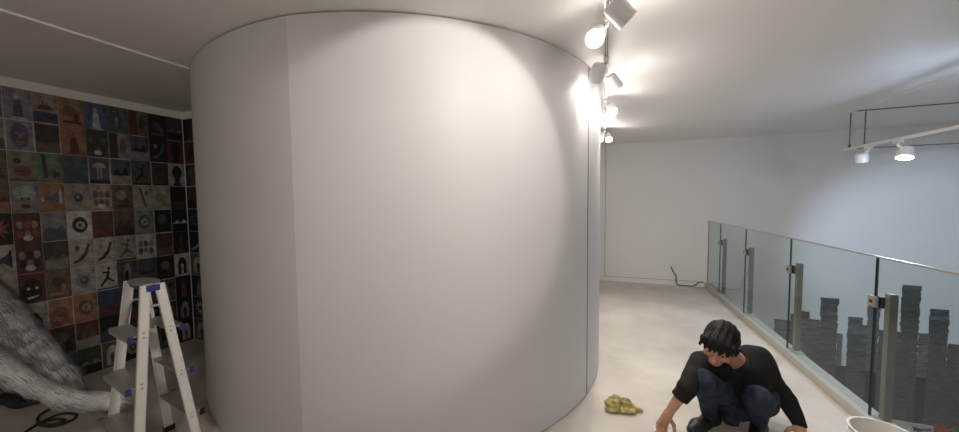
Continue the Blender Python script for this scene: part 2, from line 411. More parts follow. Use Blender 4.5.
P1 = onz(896, 421.5, ZL); t = thing('paint_tray', 'white paint tray on the lower floor against the dark mural', 'tray', (P1.x, P1.y-.12, ZL))
bm = bmesh.new(); bx(bm, -.07, .06, -.08, .08, 0, .05); bmesh.ops.inset_region(bm, faces=[f for f in bm.faces if f.calc_center_median().z > .045], thickness=.015, depth=-.03); obj('tray', bm, lampw, t)
P1 = onz(916, 425, ZL); t = thing('paint_brush', 'dark folded dust sheet scrap', 'brush', (P1.x-.07, P1.y-.16, ZL))
t['label'] = 'wide dark paint brush lying on the pale lower floor'
bm = bmesh.new(); prism(bm, [(-.09, -.03), (.0, -.02), (.0, .03), (-.09, .04)], 0, .03); obj('bristles', bm, blackp, t)
bm = bmesh.new(); tube(bm, [(0, 0, .016), (.06, .02, .018), (.16, .07, .015)], [.018, .012, .012], 8); obj('handle', bm, mat('dark_wood', (.12, .08, .05), .5), t, True)

# ------------------------------------------------------------------ cable at the back wall
y = lambda x: YB(x)-.022
t = thing('wall_cable', 'black cable drooping from the white back wall to the floor edge', 'cable', (1.17, YB(1.17), .33))
def loc(x, z, dy=0): return Vector((x, YB(x)-.02-dy, z))-Vector((1.17, YB(1.17), .33))
bm = bmesh.new(); tube(bm, spline([loc(1.17, .33, -.01), loc(1.20, .26, .01), loc(1.25, .18, .012), loc(1.255, .06, .012), loc(1.30, .012, .02), loc(1.42, .01, .03), loc(1.53, .02, .03), loc(1.60, .09, .04), loc(1.67, .10, .06)]), .009, 8); obj('lead', bm, cablem, t, True)
box('wall_plate', -.025, .025, -.012, 0, -.01, .04, lampw, t, .003)

# ------------------------------------------------------------------ posters
pal = dict(tan=(.50, .38, .26), cream=(.66, .58, .46), beige=(.56, .48, .38), grey=(.34, .33, .33), lgrey=(.52, .50, .48), dgrey=(.13, .125, .125), black=(.022, .02, .022), navy=(.05, .07, .17),
           blue=(.09, .15, .42), purple=(.17, .09, .24), lilac=(.36, .32, .38), red=(.42, .07, .05), dred=(.19, .035, .03), orange=(.58, .22, .07), brown=(.24, .14, .08), dbrown=(.10, .06, .04),
           green=(.16, .34, .14), dgreen=(.06, .11, .06), mint=(.38, .60, .50), teal=(.10, .17, .18), yellow=(.62, .50, .14), white=(.74, .72, .68), olive=(.32, .32, .16), skin=(.55, .32, .22), gold=(.48, .34, .12))
PM = {k: mat('print_'+k, tuple((c*.66+.34*sum(v)/3)*.55 for c in v), .5, noise_amt=.5, scale=17) for k, v in pal.items()}
def ell(cx, cy, rx, ry, n=18, a0=0, a1=2*PI): return [(cx+rx*math.cos(a0+(a1-a0)*i/n), cy+ry*math.sin(a0+(a1-a0)*i/n)) for i in range(n+(a1-a0 < 6.2))]
def rect(x0, y0, x1, y1): return [(x0, y0), (x1, y0), (x1, y1), (x0, y1)]
def motif(k, a, b, rr):
    j = lambda s=.06: rr.uniform(-s, s)
    if k == 'figure': return [(ell(.5+j(), .74, .10, .11), b), ([(.30, .05), (.72, .05), (.66, .45), (.62, .64), (.38, .64), (.34, .40)], a), (rect(.2, .0, .85, .07), b)]
    if k == 'face': return [(ell(.5, .5, .36, .42), a), (ell(.36, .58, .07, .04), b), (ell(.66, .58, .07, .04), b), (ell(.5, .28, .16, .06), b), ([(.46, .55), (.54, .55), (.58, .40), (.44, .40)], b)]
    if k == 'hair': return [(ell(.5, .42, .32, .38), a), (ell(.5, .72, .42, .20), b), (ell(.2, .62, .14, .2), b), (ell(.8, .62, .14, .2), b), (ell(.38, .46, .06, .04), 'black'), (ell(.63, .46, .06, .04), 'black'), (ell(.5, .2, .2, .08), 'dred')]
    if k == 'lips': return [(ell(.5, .35, .36, .20), a), (rect(.2, .32, .8, .36), b), (ell(.3, .7, .16, .1), b), (rect(0, 0, 1, .1), a)]
    if k == 'burst': return [([(.5+(.46 if i % 2 else .2)*math.cos(i*PI/10), .5+(.46 if i % 2 else .2)*math.sin(i*PI/10)) for i in range(20)], a), (ell(.5, .5, .12, .12), b)]
    if k == 'land': return [(rect(0, 0, 1, .35), a), ([(0, .35), (.3, .52), (.55, .38), (.8, .55), (1, .4), (1, .35)], b)]
    if k == 'tree': return [(rect(0, 0, 1, .2), b), ([(.22, .15), (.4, .15), (.34, .95), (.16, .95)], a), (ell(.62, .7, .28, .1), b), (ell(.7, .3, .09, .14), a), (ell(.85, .28, .07, .1), a)]
    if k == 'ship': return [([(.15, .45), (.85, .45), (.7, .6), (.3, .6)], a), (rect(0, 0, 1, .36), b), (rect(.4, .6, .45, .75), a), (rect(.55, .6, .6, .75), a)]
    if k == 'round': return [(ell(.5, .62, .34, .30), a), (ell(.5, .3, .18, .2), a), ([(.2, 0), (.8, 0), (.7, .16), (.3, .16)], a), (ell(.44, .5, .04, .03), b), (ell(.56, .5, .04, .03), b)]
    if k == 'swoosh': return [([(.1, .2), (.35, .28), (.6, .5), (.78, .85), (.88, .8), (.72, .42), (.45, .18), (.12, .1)], a), (ell(.3, .68, .12, .1), b)]
    if k == 'runner': return [(ell(.62, .82, .08, .08), a), ([(.52, .75), (.66, .7), (.6, .45), (.88, .3), (.86, .24), (.52, .38), (.2, .12), (.14, .18), (.44, .46)], a), ([(.3, .72), (.62, .7), (.62, .64), (.3, .64)], a), (rect(0, .0, 1, .06), b)]
    if k == 'crowd': return [(ell(x, yy, .13, .14), a if (i+int(yy*9)) % 2 else b) for i, x in enumerate((.2, .5, .8)) for yy in (.3, .62)]+[(ell(.5, .16, .2, .1), 'white')]
    if k == 'eyes': return [(ell(.5, .45, .42, .4), a), (ell(.34, .5, .07, .05), b), (ell(.68, .5, .07, .05), b), ([(.25, .2), (.75, .25), (.7, .18), (.3, .12)], b)]
    if k == 'horn': return [([(.08, .48), (.6, .62), (.92, .85), (.92, .25), (.6, .42), (.08, .42)], a), (ell(.86, .55, .07, .3), b), (ell(.1, .45, .08, .1), b)]
    if k == 'split': return [(rect(0, 0, .42, 1), a), (ell(.7, .55, .18, .3), b)]
    if k == 'half': return [(rect(0, .35, 1, 1), a), ([(.1, .35), (.3, .65), (.5, .4), (.75, .7), (.9, .35)], b)]
    if k == 'disc': return [(ell(.5, .52, .34, .3), a), (ell(.52, .5, .2, .16), b), (ell(.5, .52, .07, .07), a)]
    if k == 'arch': return [(ell(.5, .5, .3, .36, 16, 0, PI)+[(.2, .08), (.8, .08)], a), (ell(.5, .42, .11, .16), b), (rect(.42, .1, .58, .35), b)]
    if k == 'bird': return [(ell(.5, .5, .2, .34), a), (ell(.45, .42, .11, .22), b), (ell(.52, .84, .1, .1), a), ([(.42, .86), (.26, .82), (.43, .8)], 'gold')]
    if k == 'mush': return [(ell(.5, .62, .34, .2, 14, 0, PI), a), (rect(.38, .2, .46, .62), a), (rect(.54, .2, .62, .62), a), (rect(0, 0, 1, .14), b)]
    if k == 'slash': return [([(.3, .9), (.42, .92), (.7, .1), (.58, .08)], a), (ell(.7, .7, .12, .1), b)]
    return [(ell(.45+j(), .55+j(), .28, .2), a), (rect(.1, .1, .9, .2), b), (ell(.7, .35, .12, .16), b)]
GRID = [  # rows from the ceiling down: (description, paper, motif, first, second)
 [('muted violet', 'lilac', 'land', 'purple', 'dgrey'), ('purple figure on grey', 'lilac', 'figure', 'purple', 'cream'), ('dark ship over navy on tan', 'tan', 'ship', 'dred', 'navy'), ('hazy orange', 'orange', 'blob', 'brown', 'dred'), ('blue with white and yellow figure', 'blue', 'figure', 'white', 'yellow'), ('slate with a dark bird', 'teal', 'bird', 'navy', 'grey'), ('brown with dark red shapes', 'brown', 'split', 'dred', 'dbrown'), ('black and navy', 'black', 'blob', 'navy', 'dgrey'), ('plain dark brown', 'dbrown', 'land', 'black', 'brown')],
 [('dim grey', 'grey', 'land', 'dgrey', 'lilac'), ('purple and gold head on grey', 'lilac', 'face', 'purple', 'gold'), ('white-edged dark brown scene', 'brown', 'half', 'dbrown', 'dgreen'), ('orange with red figure', 'orange', 'figure', 'dred', 'red'), ('dark green and brown', 'dgreen', 'crowd', 'brown', 'dbrown'), ('grey-brown split', 'grey', 'split', 'dbrown', 'brown'), ('dark grey landscape', 'grey', 'half', 'dgrey', 'black'), ('black with bluish swoosh', 'black', 'swoosh', 'teal', 'grey'), ('dark red with black head', 'dred', 'round', 'black', 'dred')],
 [('yellow-brown', 'brown', 'blob', 'gold', 'dbrown'), ('olive with red lips', 'olive', 'lips', 'red', 'dbrown'), ('green with dark tree', 'green', 'tree', 'dgreen', 'olive'), ('dark teal sea', 'teal', 'land', 'dgrey', 'teal'), ('black with pale mushroom shape', 'dgrey', 'mush', 'lgrey', 'black'), ('dark over tan half-and-half', 'tan', 'half', 'dgrey', 'black'), ('dark grey with black figure', 'dgrey', 'runner', 'black', 'black'), ('dim red figure', 'dbrown', 'figure', 'dred', 'black'), ('black round-haired silhouette on pale', 'lgrey', 'round', 'black', 'dgrey')],
 [('orange-brown', 'brown', 'land', 'orange', 'dred'), ('mint-haired red face', 'grey', 'hair', 'skin', 'mint'), ('orange with blue horn', 'orange', 'horn', 'blue', 'white'), ('tan with grey-blue figure', 'tan', 'disc', 'grey', 'navy'), ('tan with dark figures', 'tan', 'crowd', 'dgrey', 'brown'), ('plain brown', 'brown', 'blob', 'tan', 'dbrown'), ('beige with dark slash', 'beige', 'slash', 'dgrey', 'brown'), ('grey-beige', 'beige', 'blob', 'grey', 'tan'), ('almost black', 'black', 'land', 'dbrown', 'black')],
 [('red burst on black', 'black', 'burst', 'red', 'orange'), ('dark red crowd of faces', 'dred', 'crowd', 'skin', 'red'), ('dull grey', 'grey', 'land', 'dgrey', 'teal'), ('white with black and yellow swirl', 'white', 'disc', 'black', 'yellow'), ('dark wine red', 'dred', 'blob', 'dbrown', 'dred'), ('smoky brown', 'dbrown', 'half', 'brown', 'dred'), ('grey with dark rim', 'grey', 'disc', 'dgrey', 'lgrey'), ('solid black', 'black', 'blob', 'dgrey', 'black'), ('black with white line', 'black', 'land', 'black', 'white')],
 [('cream with navy shape', 'cream', 'horn', 'navy', 'black'), ('dark red with pale faces', 'dred', 'crowd', 'lilac', 'black'), ('dark olive brown', 'dbrown', 'land', 'olive', 'brown'), ('beige with dark spot', 'beige', 'swoosh', 'dbrown', 'dgrey'), ('beige with black swoosh', 'beige', 'swoosh', 'black', 'gold'), ('beige and charcoal', 'beige', 'runner', 'dgrey', 'black'), ('white-framed grey photo', 'white', 'crowd', 'grey', 'dgrey'), ('brick red', 'dred', 'land', 'brown', 'dbrown'), ('dim red and black', 'black', 'figure', 'dred', 'dred')],
 [('cream and blue', 'cream', 'blob', 'blue', 'black'), ('dark red with white eyes', 'dred', 'eyes', 'black', 'white'), ('rust brown', 'brown', 'blob', 'dbrown', 'orange'), ('light grey with round shape', 'lgrey', 'disc', 'grey', 'dgrey'), ('pale with black runner', 'cream', 'runner', 'black', 'navy'), ('charcoal with grey bird', 'dgrey', 'bird', 'grey', 'black'), ('dark slate', 'dgrey', 'land', 'teal', 'black'), ('black and brown', 'black', 'blob', 'brown', 'dbrown'), ('white-framed black with white figure', 'white', 'arch', 'black', 'white')],
 [('pale grey', 'lgrey', 'blob', 'grey', 'dgrey'), ('cream with dark blot', 'cream', 'blob', 'black', 'navy'), ('terracotta', 'orange', 'blob', 'brown', 'red'), ('dull orange', 'orange', 'disc', 'brown', 'tan'), ('navy with red line', 'navy', 'land', 'dred', 'navy'), ('midnight blue', 'navy', 'blob', 'dgrey', 'black'), ('dark grey with red head', 'dgrey', 'figure', 'dred', 'brown'), ('charcoal with pale stripe', 'dgrey', 'slash', 'lgrey', 'black'), ('black with red figure', 'black', 'figure', 'red', 'dred')],
 [('grey-brown', 'grey', 'land', 'brown', 'dgrey'), ('ochre', 'gold', 'blob', 'brown', 'dbrown'), ('deep brown', 'dbrown', 'blob', 'brown', 'black'), ('tan with dark red patch', 'tan', 'half', 'dred', 'dgrey'), ('black with navy patch', 'black', 'land', 'navy', 'dred'), ('dark maroon', 'dred', 'blob', 'black', 'dbrown'), ('black with grey scrawl', 'black', 'swoosh', 'grey', 'dgrey'), ('dim brown portrait', 'dbrown', 'face', 'brown', 'black'), ('black with grey arch', 'black', 'arch', 'grey', 'black')],
 [('dusty brown', 'brown', 'land', 'dbrown', 'tan'), ('umber', 'dbrown', 'split', 'brown', 'black'), ('dark green-grey', 'teal', 'blob', 'dgreen', 'black'), ('dark moss', 'dgreen', 'land', 'black', 'olive'), ('white-edged arch', 'dgrey', 'arch', 'cream', 'dgrey'), ('black with tan disc', 'black', 'disc', 'tan', 'dgrey'), ('charcoal', 'dgrey', 'blob', 'black', 'grey'), ('coal black', 'black', 'land', 'dgrey', 'black'), ('black with pale arch', 'black', 'arch', 'lgrey', 'dgrey')],
]
YC = [.925, 1.064, 1.204, 1.347, 1.498, 1.64, 1.79, 1.943, 2.095, 2.238]
ORD = ['first', 'second', 'third', 'fourth', 'fifth', 'sixth', 'seventh', 'eighth', 'ninth', 'tenth']
ROWN = ['top row of the wall']+[o+' row down' for o in ORD[1:9]]+['bottom row']
def poster(label, w, h, M, spec, seed, group):
    _, paper, kind, a, b = spec; rr = random.Random(seed)
    sh = motif(kind, a, b, rr)
    edge = 'white' if ('white-' in spec[0] or rr.random() < .10) else paper
    names = [edge, paper]; bm = bmesh.new(); bx(bm, 0, w, 0, h, 0, .003, 0)
    mg = .006 if edge == paper else (.012 if 'framed' in spec[0] else .005)
    bx(bm, mg, w-mg, mg, h-mg, .003, .0034, 1)
    for i, (pts, c) in enumerate(sh):
        if c not in names: names.append(c)
        prism(bm, [(mg+(w-2*mg)*min(1, max(0, x)), mg+(h-2*mg)*min(1, max(0, yy))) for x, yy in pts], .003, .0037+.0003*i, None, names.index(c))
    o = obj('poster', bm, [PM[n] for n in names]); o.matrix_world = M
    tag(o, label, 'poster', group)
for r in range(10):
    for c in range(9):
        z1 = 2.545-.2545*r; w = YC[c+1]-YC[c]
        rr = random.Random(r*31+c); jw, jz = rr.uniform(0, .005), rr.uniform(-.001, .001)
        M = Matrix(((0, 0, 1, -4.48), (1, 0, 0, YC[c]+.002), (0, 1, 0, z1-.252+jz), (0, 0, 0, 1)))
        poster('%s poster, %s from left, %s' % (GRID[r][c][0], ORD[c], ROWN[r]), w-.0012-jw*.3, .2535, M, GRID[r][c], r*31+c, 'posters covering the left wall')
DK = [('black', 'figure', 'dred', 'dgrey'), ('dbrown', 'blob', 'black', 'dred'), ('black', 'round', 'dgrey', 'black'), ('dred', 'land', 'black', 'dbrown'), ('black', 'disc', 'dgrey', 'black'), ('black', 'swoosh', 'lgrey', 'black'), ('dgrey', 'arch', 'cream', 'black'), ('black', 'figure', 'grey', 'dgrey'), ('black', 'burst', 'lgrey', 'black'), ('dgrey', 'arch', 'lgrey', 'black')]
for r in range(10):
    for c in range(2):
        s = DK[(r+3*c) % 10]; M = Matrix(((1, 0, 0, -4.477+.29*c), (0, 0, -1, 2.25), (0, 1, 0, 2.545-.2545*r-.252), (0, 0, 0, 1)))
        poster('dark poster on the narrow wall by the drum, %s column, %s' % (('corner', 'inner')[c], ROWN[r]), .285, .250, M, ('dark', *s), 900+r*7+c, 'posters on the narrow wall by the drum')

# ------------------------------------------------------------------ step ladder
LT = thing('stepladder', 'aluminium double-sided stepladder standing before the poster wall', 'ladder', (-2.616, 1.071, 0), -.128)
WT, WB, ST, SB, LH = .135, .246, .030, .144, 1.12
def stile_pt(sw, ss, t): return Vector((sw*(WB+(WT-WB)*t), ss*(SB+(ST-SB)*t), LH*t))
for sw in (-1, 1):
    for ss in (-1, 1):
        a = stile_pt(sw, ss, 0); b = stile_pt(sw, ss, 1); bm = bmesh.new()
        hw, hd = .011, .023
        for (x0, x1, y0, y1) in ((-.002, .002, -hd, hd), (-.002, .012, -hd, -hd+.004), (-.002, .012, hd-.004, hd)):
            vs = [bm.verts.new(p+Vector((-sw*x, yy, 0))) for p in (a, b) for x, yy in ((x0, y0), (x1, y0), (x1, y1), (x0, y1))]
            for q in ((0, 1, 2, 3), (7, 6, 5, 4), (0, 4, 5, 1), (1, 5, 6, 2), (2, 6, 7, 3), (3, 7, 4, 0)): bm.faces.new([vs[i] for i in q])
        st = obj('stile', bm, stile_m, LT)
        bm = bmesh.new(); bx(bm, a.x-.016, a.x+.016, a.y-.028, a.y+.028, 0, .035); obj('rubber_foot', bm, blackp, st)
        bm = bmesh.new()
        for n in (1, 2, 3):
            for dz in (-.014, .012):
                p = stile_pt(sw, ss, n/4)+Vector((sw*.002, 0, dz)); tube(bm, [p, p+Vector((sw*.003, 0, 0))], .006, 8)
        obj('rivets', bm, steel, st)
for ss in (-1, 1):
    for n in (1, 2, 3):
        p = stile_pt(1, ss, n/4); bm = bmesh.new(); w = p.x-.004; D = .085
        y0, y1 = sorted((p.y-ss*.02, p.y+ss*(D-.02)))
        bx(bm, -w, w, y0, y1, p.z-.004, p.z+.004); e = p.y+ss*(D-.02)
        bx(bm, -w, w, min(e, e-ss*.006), max(e, e-ss*.006), p.z-.028, p.z)
        for i in range(5):
            yy = p.y-ss*.012+ss*i*.016; bx(bm, -w, w, yy-.002, yy+.002, p.z+.004, p.z+.006)
        td = obj('tread', bm, alu, LT)
        for s in (-1, 1): bm = bmesh.new(); bx(bm, s*w-.006, s*w+.006, min(e, e-ss*.022), max(e, e-ss*.022), p.z-.03, p.z+.0062); obj('tread_end_cap', bm, bluep if n > 1 else blackp, td)
bm = bmesh.new(); prism(bm, ell(0, 0, WT+.006, .062, 28), LH-.002, LH+.006); obj('top_platform', bm, alu, LT)
bm = bmesh.new(); bx(bm, -WT-.006, WT+.006, -.03, .03, LH-.040, LH-.003); obj('hinge_block', bm, bluep, LT)
for sw in (-1, 1):
    bm = bmesh.new(); tube(bm, spline([stile_pt(sw, -1, .70)-Vector((sw*.02, 0, 0)), Vector((sw*(WT+.0), -.035, LH*.86)), Vector((sw*WT, 0, LH*.885)), Vector((sw*WT, .035, LH*.86)), stile_pt(sw, 1, .70)-Vector((sw*.02, 0, 0))]), .008, 8)
    obj('spreader_bow', bm, alu, LT, True)

# ------------------------------------------------------------------ shaggy grey fur piece at the left
fur = thing('shaggy_fur_limb', 'long shaggy grey fur limb tapering to the foot of the stepladder', 'fur sculpture', (-3.6, .9, 0))
FO = Vector((-3.6, .9, 0))
up_p = [at(-130, 205, 2.55), at(-60, 265, 2.47), at(0, 318, 2.38), at(40, 352, 2.30), at(66, 376, 2.26), at(80, 391, 2.24)]
up_r = [.22, .17, .118, .084, .052, .025]
lo_p = [at(-130, 325, 2.08), at(-60, 344, 2.05), at(0, 368, 2.02), at(35, 386, 2.04), at(62, 397, 2.08), at(88, 401, 2.14), at(112, 401, 2.2)]
lo_r = [.14, .11, .068, .046, .042, .046, .052]
fd = Field((-5.0, .2, -.05), (-2.9, 1.6, 1.85), .014)
fd.chain(up_p, up_r, .03)
f1 = fd.f.copy(); fd.f[:] = 1.0; fd.chain(lo_p, lo_r, .03); fd.f = np.minimum(f1, fd.f)
fd.half((-4.465, 0, 0), (-1, 0, 0))
fd.half((0, 0, .004), (0, 0, -1))
fd.ripple(.004, 30, 5)
me = fd.mesh('pelt'); me.transform(Matrix.Translation(-FO))
fur_in = mat('grey_fur_hide', (.2, .2, .21), .9, col2=(.6, .6, .62), scale=9)
objm('hide', me, fur_in, fur, True)
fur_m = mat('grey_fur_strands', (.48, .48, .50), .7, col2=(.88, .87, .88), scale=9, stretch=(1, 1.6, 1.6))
segs = [(Vector(a), Vector(b), q, P is lo_p) for P, R in ((up_p, up_r), (lo_p, lo_r)) for a, b, q in zip(P, P[1:], R)]
polys = [(p.center.copy()+FO, p.normal.copy()) for p in me.polygons]
rg = random.Random(11); V = []; Fc = []; MI = []
for _ in range(44000):
    c, n = polys[rg.randrange(len(polys))]
    if c.x < -4.40 or (n.dot(-c+Vector((0, 0, EYE))) < -.6): continue
    best = min(segs, key=lambda s: (c-s[0]-(s[1]-s[0])*min(1, max(0, (c-s[0]).dot(s[1]-s[0])/(s[1]-s[0]).length_squared))).length-s[2]*.8)
    ax = (best[1]-best[0]).normalized(); ax = (ax-n*ax.dot(n)).normalized()
    sd = n.cross(ax)
    dr = (ax+n*rg.uniform(.06, .24)+sd*rg.uniform(-.16, .16)+Vector((0, 0, -.12))).normalized()
    L = rg.uniform(.05, .11); w = sd*rg.uniform(.0011, .0022)
    p0 = c+Vector((rg.uniform(-.009, .009), rg.uniform(-.009, .009), rg.uniform(-.009, .009)))-FO
    p1 = p0+dr*L*.55; p2 = p0+(dr*.9-n*.12).normalized()*L
    if min(p1.z, p2.z) < .003 or p2.x+FO.x < -4.47: continue
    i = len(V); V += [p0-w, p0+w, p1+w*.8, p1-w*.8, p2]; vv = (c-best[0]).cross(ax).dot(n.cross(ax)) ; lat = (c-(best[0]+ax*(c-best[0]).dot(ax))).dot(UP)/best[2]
    tone = (1 if lat > .25 else 0 if lat > -.35 else 2) if best[3] else (0 if lat > .72 else 2 if lat > .35 else 1 if lat > -.15 else 2)  # strand tone set by height: lit ridges and shaded groove painted into the stripes
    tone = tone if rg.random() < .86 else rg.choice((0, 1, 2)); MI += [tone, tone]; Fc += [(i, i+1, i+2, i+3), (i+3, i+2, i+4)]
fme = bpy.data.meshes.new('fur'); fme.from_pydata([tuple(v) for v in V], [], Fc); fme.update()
o = objm('fur', fme, [fur_m, mat('white_lit_fur', (.80, .79, .80), .6, col2=(.97, .96, .96), scale=12), mat('dark_grey_shade_fur', (.20, .20, .21), .75, col2=(.46, .46, .47), scale=12)], fur, True); fme.polygons.foreach_set('material_index', MI); o['kind'] = 'stuff'
# wrapped tip with a dark string
tip = lo_p[-1]-FO; tdir = (lo_p[-1]-lo_p[-2]).normalized(); Zd, tx, ty = frame_of(tdir); Mx = Matrix((tx, ty, Zd)).transposed().to_4x4(); Mx.translation = tip
bm = bmesh.new(); prof = []
for k, (r, z) in enumerate(((.060, -.03), (.064, -.01), (.062, .01), (.058, .03), (.046, .045), (.02, .052))):
    prof.append((r, z))
lathe(bm, prof, 26, Mx)
for v in bm.verts: v.co += Vector(noise.noise_vector(v.co*40))*.007
obj('wrap', bm, mat('crumpled_white_wrap', (.62, .60, .62), .3, noise_amt=.1, scale=20), fur, True)
bm = bmesh.new(); tube(bm, [Mx @ Vector((.067*math.cos(a), .067*math.sin(a), .005+.02*math.cos(2*a))) for a in np.linspace(0, 2*PI, 30)], .004, 6, False); obj('string', bm, blackp, fur, True)

# cable loops and dark heap on the floor in front of it
c0 = onz(48, 421, 0)
t = thing('cable_coil', 'black cable looped on the dark floor beneath the shaggy fur', 'cable', (c0.x, c0.y, 0))
bm = bmesh.new(); pts = [onz(20, 436, .008), onz(38, 424, .008), onz(60, 414, .008), onz(76, 414.5, .01), onz(72, 420, .01), onz(55, 426, .01), onz(40, 425, .012), onz(45, 421, .012), onz(58, 419, .02), onz(64, 421, .022), onz(50, 425, .022), onz(38, 422, .022), onz(40, 415, .02), onz(50, 409, .012), onz(57, 405, .01)]
tube(bm, [p-Vector((c0.x, c0.y, 0)) for p in spline(pts)], .009, 8); obj('lead', bm, cablem, t, True)
t0 = onz(30, 401, 0)
t = tag(bpy.data.objects.new('black_bag', None), 'flat black bag lying on the floor under the shaggy fur', 'bag'); C.objects.link(t); t.location = (t0.x, t0.y, 0)
fd = Field((-.50, -.26, -.02), (.25, .22, .2), .012)
fd.ell((0, 0, .03), I3, (.16, .11, .045), .03); fd.ell((-.26, -.04, .04), I3, (.2, .14, .055), .05); fd.half((0, 0, .003), (0, 0, -1)); fd.ripple(.008, 40, 2)
bag_m = mat('black_nylon', (.014, .014, .016), .55, bump=.2, bscale=40)
objm('body', fd.mesh('bag'), bag_m, t)
bm = bmesh.new(); tube(bm, spline([(-.12, .03, .07), (-.06, .04, .11), (.03, .02, .105), (.08, 0, .066)]), .01, 8); obj('handle', bm, bag_m, t, True)

# ------------------------------------------------------------------ yellow cloth
y0 = onz(621, 409, 0)
fd = Field((-.2, -.2, -.02), (.2, .2, .16), .0045)
yr = math.radians(12)
def yc(x, yy, z): return (x*math.cos(yr)-yy*math.sin(yr), x*math.sin(yr)+yy*math.cos(yr), z)
for c, r in (((-.06, .0, .035), (.055, .05, .036)), ((-.03, .03, .048), (.05, .045, .034)), ((.03, .01, .040), (.06, .05, .034)), ((.07, .0, .022), (.06, .04, .018)), ((-.08, -.04, .016), (.055, .03, .016)), ((.0, -.035, .018), (.09, .032, .018)), ((.105, -.015, .012), (.035, .022, .010))):
    fd.ell(yc(*c), I3, r, .012)
fd.ripple(.006, 85, 9); fd.half((0, 0, .002), (0, 0, -1))
cl = objm('cloth', fd.mesh('cloth'), mat('olive_yellow_cloth', (.13, .10, .02), .8, col2=(.62, .52, .20), scale=22, bump=.3, bscale=150), None, True); cl.location = (y0.x, y0.y, 0)
tag(cl, 'crumpled olive-yellow cloth lying alone on the pale floor', 'cloth')

# ------------------------------------------------------------------ white bucket by the railing
b0 = at(887, 434, 1.72)
t = thing('plastic_bucket', 'white plastic bucket on the floor beside the glass railing', 'bucket', (1.43, b0.y, 0))
BH = b0.z
bm = bmesh.new(); lathe(bm, [(0, .004), (.105, 0), (.108, .01), (.134, BH-.045), (.140, BH-.045), (.140, BH-.035), (.136, BH-.033), (.137, BH-.006), (.143, BH-.004), (.143, BH), (.131, BH), (.128, BH-.02), (.102, .012), (0, .012)], 40)
bk = obj('body', bm, mat('white_bucket_plastic', (.72, .68, .64), .4, noise_amt=.04), t, True); bk.modifiers.new('s', 'EDGE_SPLIT').split_angle = .7
bm = bmesh.new()
for s in (-1, 1): tube(bm, [(s*.136, .0, BH-.055), (s*.150, 0, BH-.055)], .014, 12)
obj('handle_boss', bm, lampw, t, True)
bm = bmesh.new(); tube(bm, [(.148*math.cos(a), -.10*math.sin(a), BH-.055-.10*math.sin(a)) for a in np.linspace(0, PI, 20)], .003, 6); obj('wire_handle', bm, steel, t, True)

# ------------------------------------------------------------------ the crouching man
SKIN, TEE, SHIRT, JEAN, SHOE = range(5)
A3 = lambda v: np.array(v, float)
sho_r = at(702, 363, 2.17); sho_l = at(763, 369, 2.19)
neck0 = (sho_r+sho_l)*.5+Vector((.01, .03, .03)); headc = at(720, 344, 2.0)
elb_r = at(686, 388, 2.03); wri_r = at(668, 414, 2.07); hand_r = at(661, 426, 2.09)
elb_l = at(786, 399, 2.20); wri_l = at(800, 425, 2.14)
pel = Vector((.95, 2.74, .17)); chest = (sho_r+sho_l)*.5*.62+pel*.38
hip_r = pel+Vector((-.09, -.03, .0)); hip_l = pel+Vector((.09, -.01, .0))
kne_r = at(703, 381, 2.06); kne_l = at(757, 399, 2.0)
ank_r = Vector((.71, 2.60, .085)); ank_l = Vector((.985, 2.60, .085))
toe_r = Vector((.575, 2.455, .035)); toe_l = Vector((.90, 2.42, .035))
man = thing('person', 'man in black long-sleeved top and blue jeans crouching, reaching to the floor', 'person', (.85, 2.5, 0))
MO = Vector((.85, 2.5, 0))
toward = -FWD
hf = (-RT*.68-Vector((0, 0, 1))*.46+toward*.55).normalized()       # where the face points
hu0 = (Vector((0, 0, 1))*.9+toward*.35-RT*.12); hu = (hu0-hf*hu0.dot(hf)).normalized(); hr = hf.cross(hu)   # head up, head right-hand axis
HA = np.array([hr, hf, hu]); HS = 1.12
hp = lambda x, yy, z: A3(headc+(hr*x+hf*yy+hu*z)*HS)
lo = (.22, 1.98, -.02); hi = (1.42, 3.02, .92)
def head(fd):
    fd.ell(hp(0, -.012, .03), HA, (.074, .092, .088), .02)
    fd.ell(hp(0, .03, -.035), HA, (.058, .058, .075), .03)
    fd.ell(hp(0, .055, -.09), HA, (.03, .03, .025), .025)
    fd.cap(hp(0, .085, .01), hp(0, .108, -.033), .009, .014, .014)
    for s in (-1, 1):
        fd.ell(hp(s*.014, .095, -.036), HA, (.010, .011, .009), .01)
        fd.ell(hp(s*.032, .088, .006), HA, (.017, .012, .010), .008, True)
        fd.ell(hp(s*.032, .076, .004), HA, (.012, .012, .011), .004)
        fd.cap(hp(s*.014, .086, .024), hp(s*.048, .078, .024), .007, .006, .012)
        fd.ell(hp(s*.042, .06, -.028), HA, (.022, .024, .02), .02)
        fd.ell(hp(s*.077, -.008, -.008), HA, (.010, .022, .033), .008)
        fd.ell(hp(s*.083, -.002, -.006), HA, (.006, .012, .02), .004, True)
    fd.cap(hp(-.02, .088, -.062), hp(.02, .088, -.062), .007, .007, .006)
    fd.cap(hp(-.016, .086, -.073), hp(.016, .086, -.073), .008, .008, .006)
    fd.chain([A3(neck0), A3(headc+hu*-.05-hf*.03)], [.062, .055], .03)
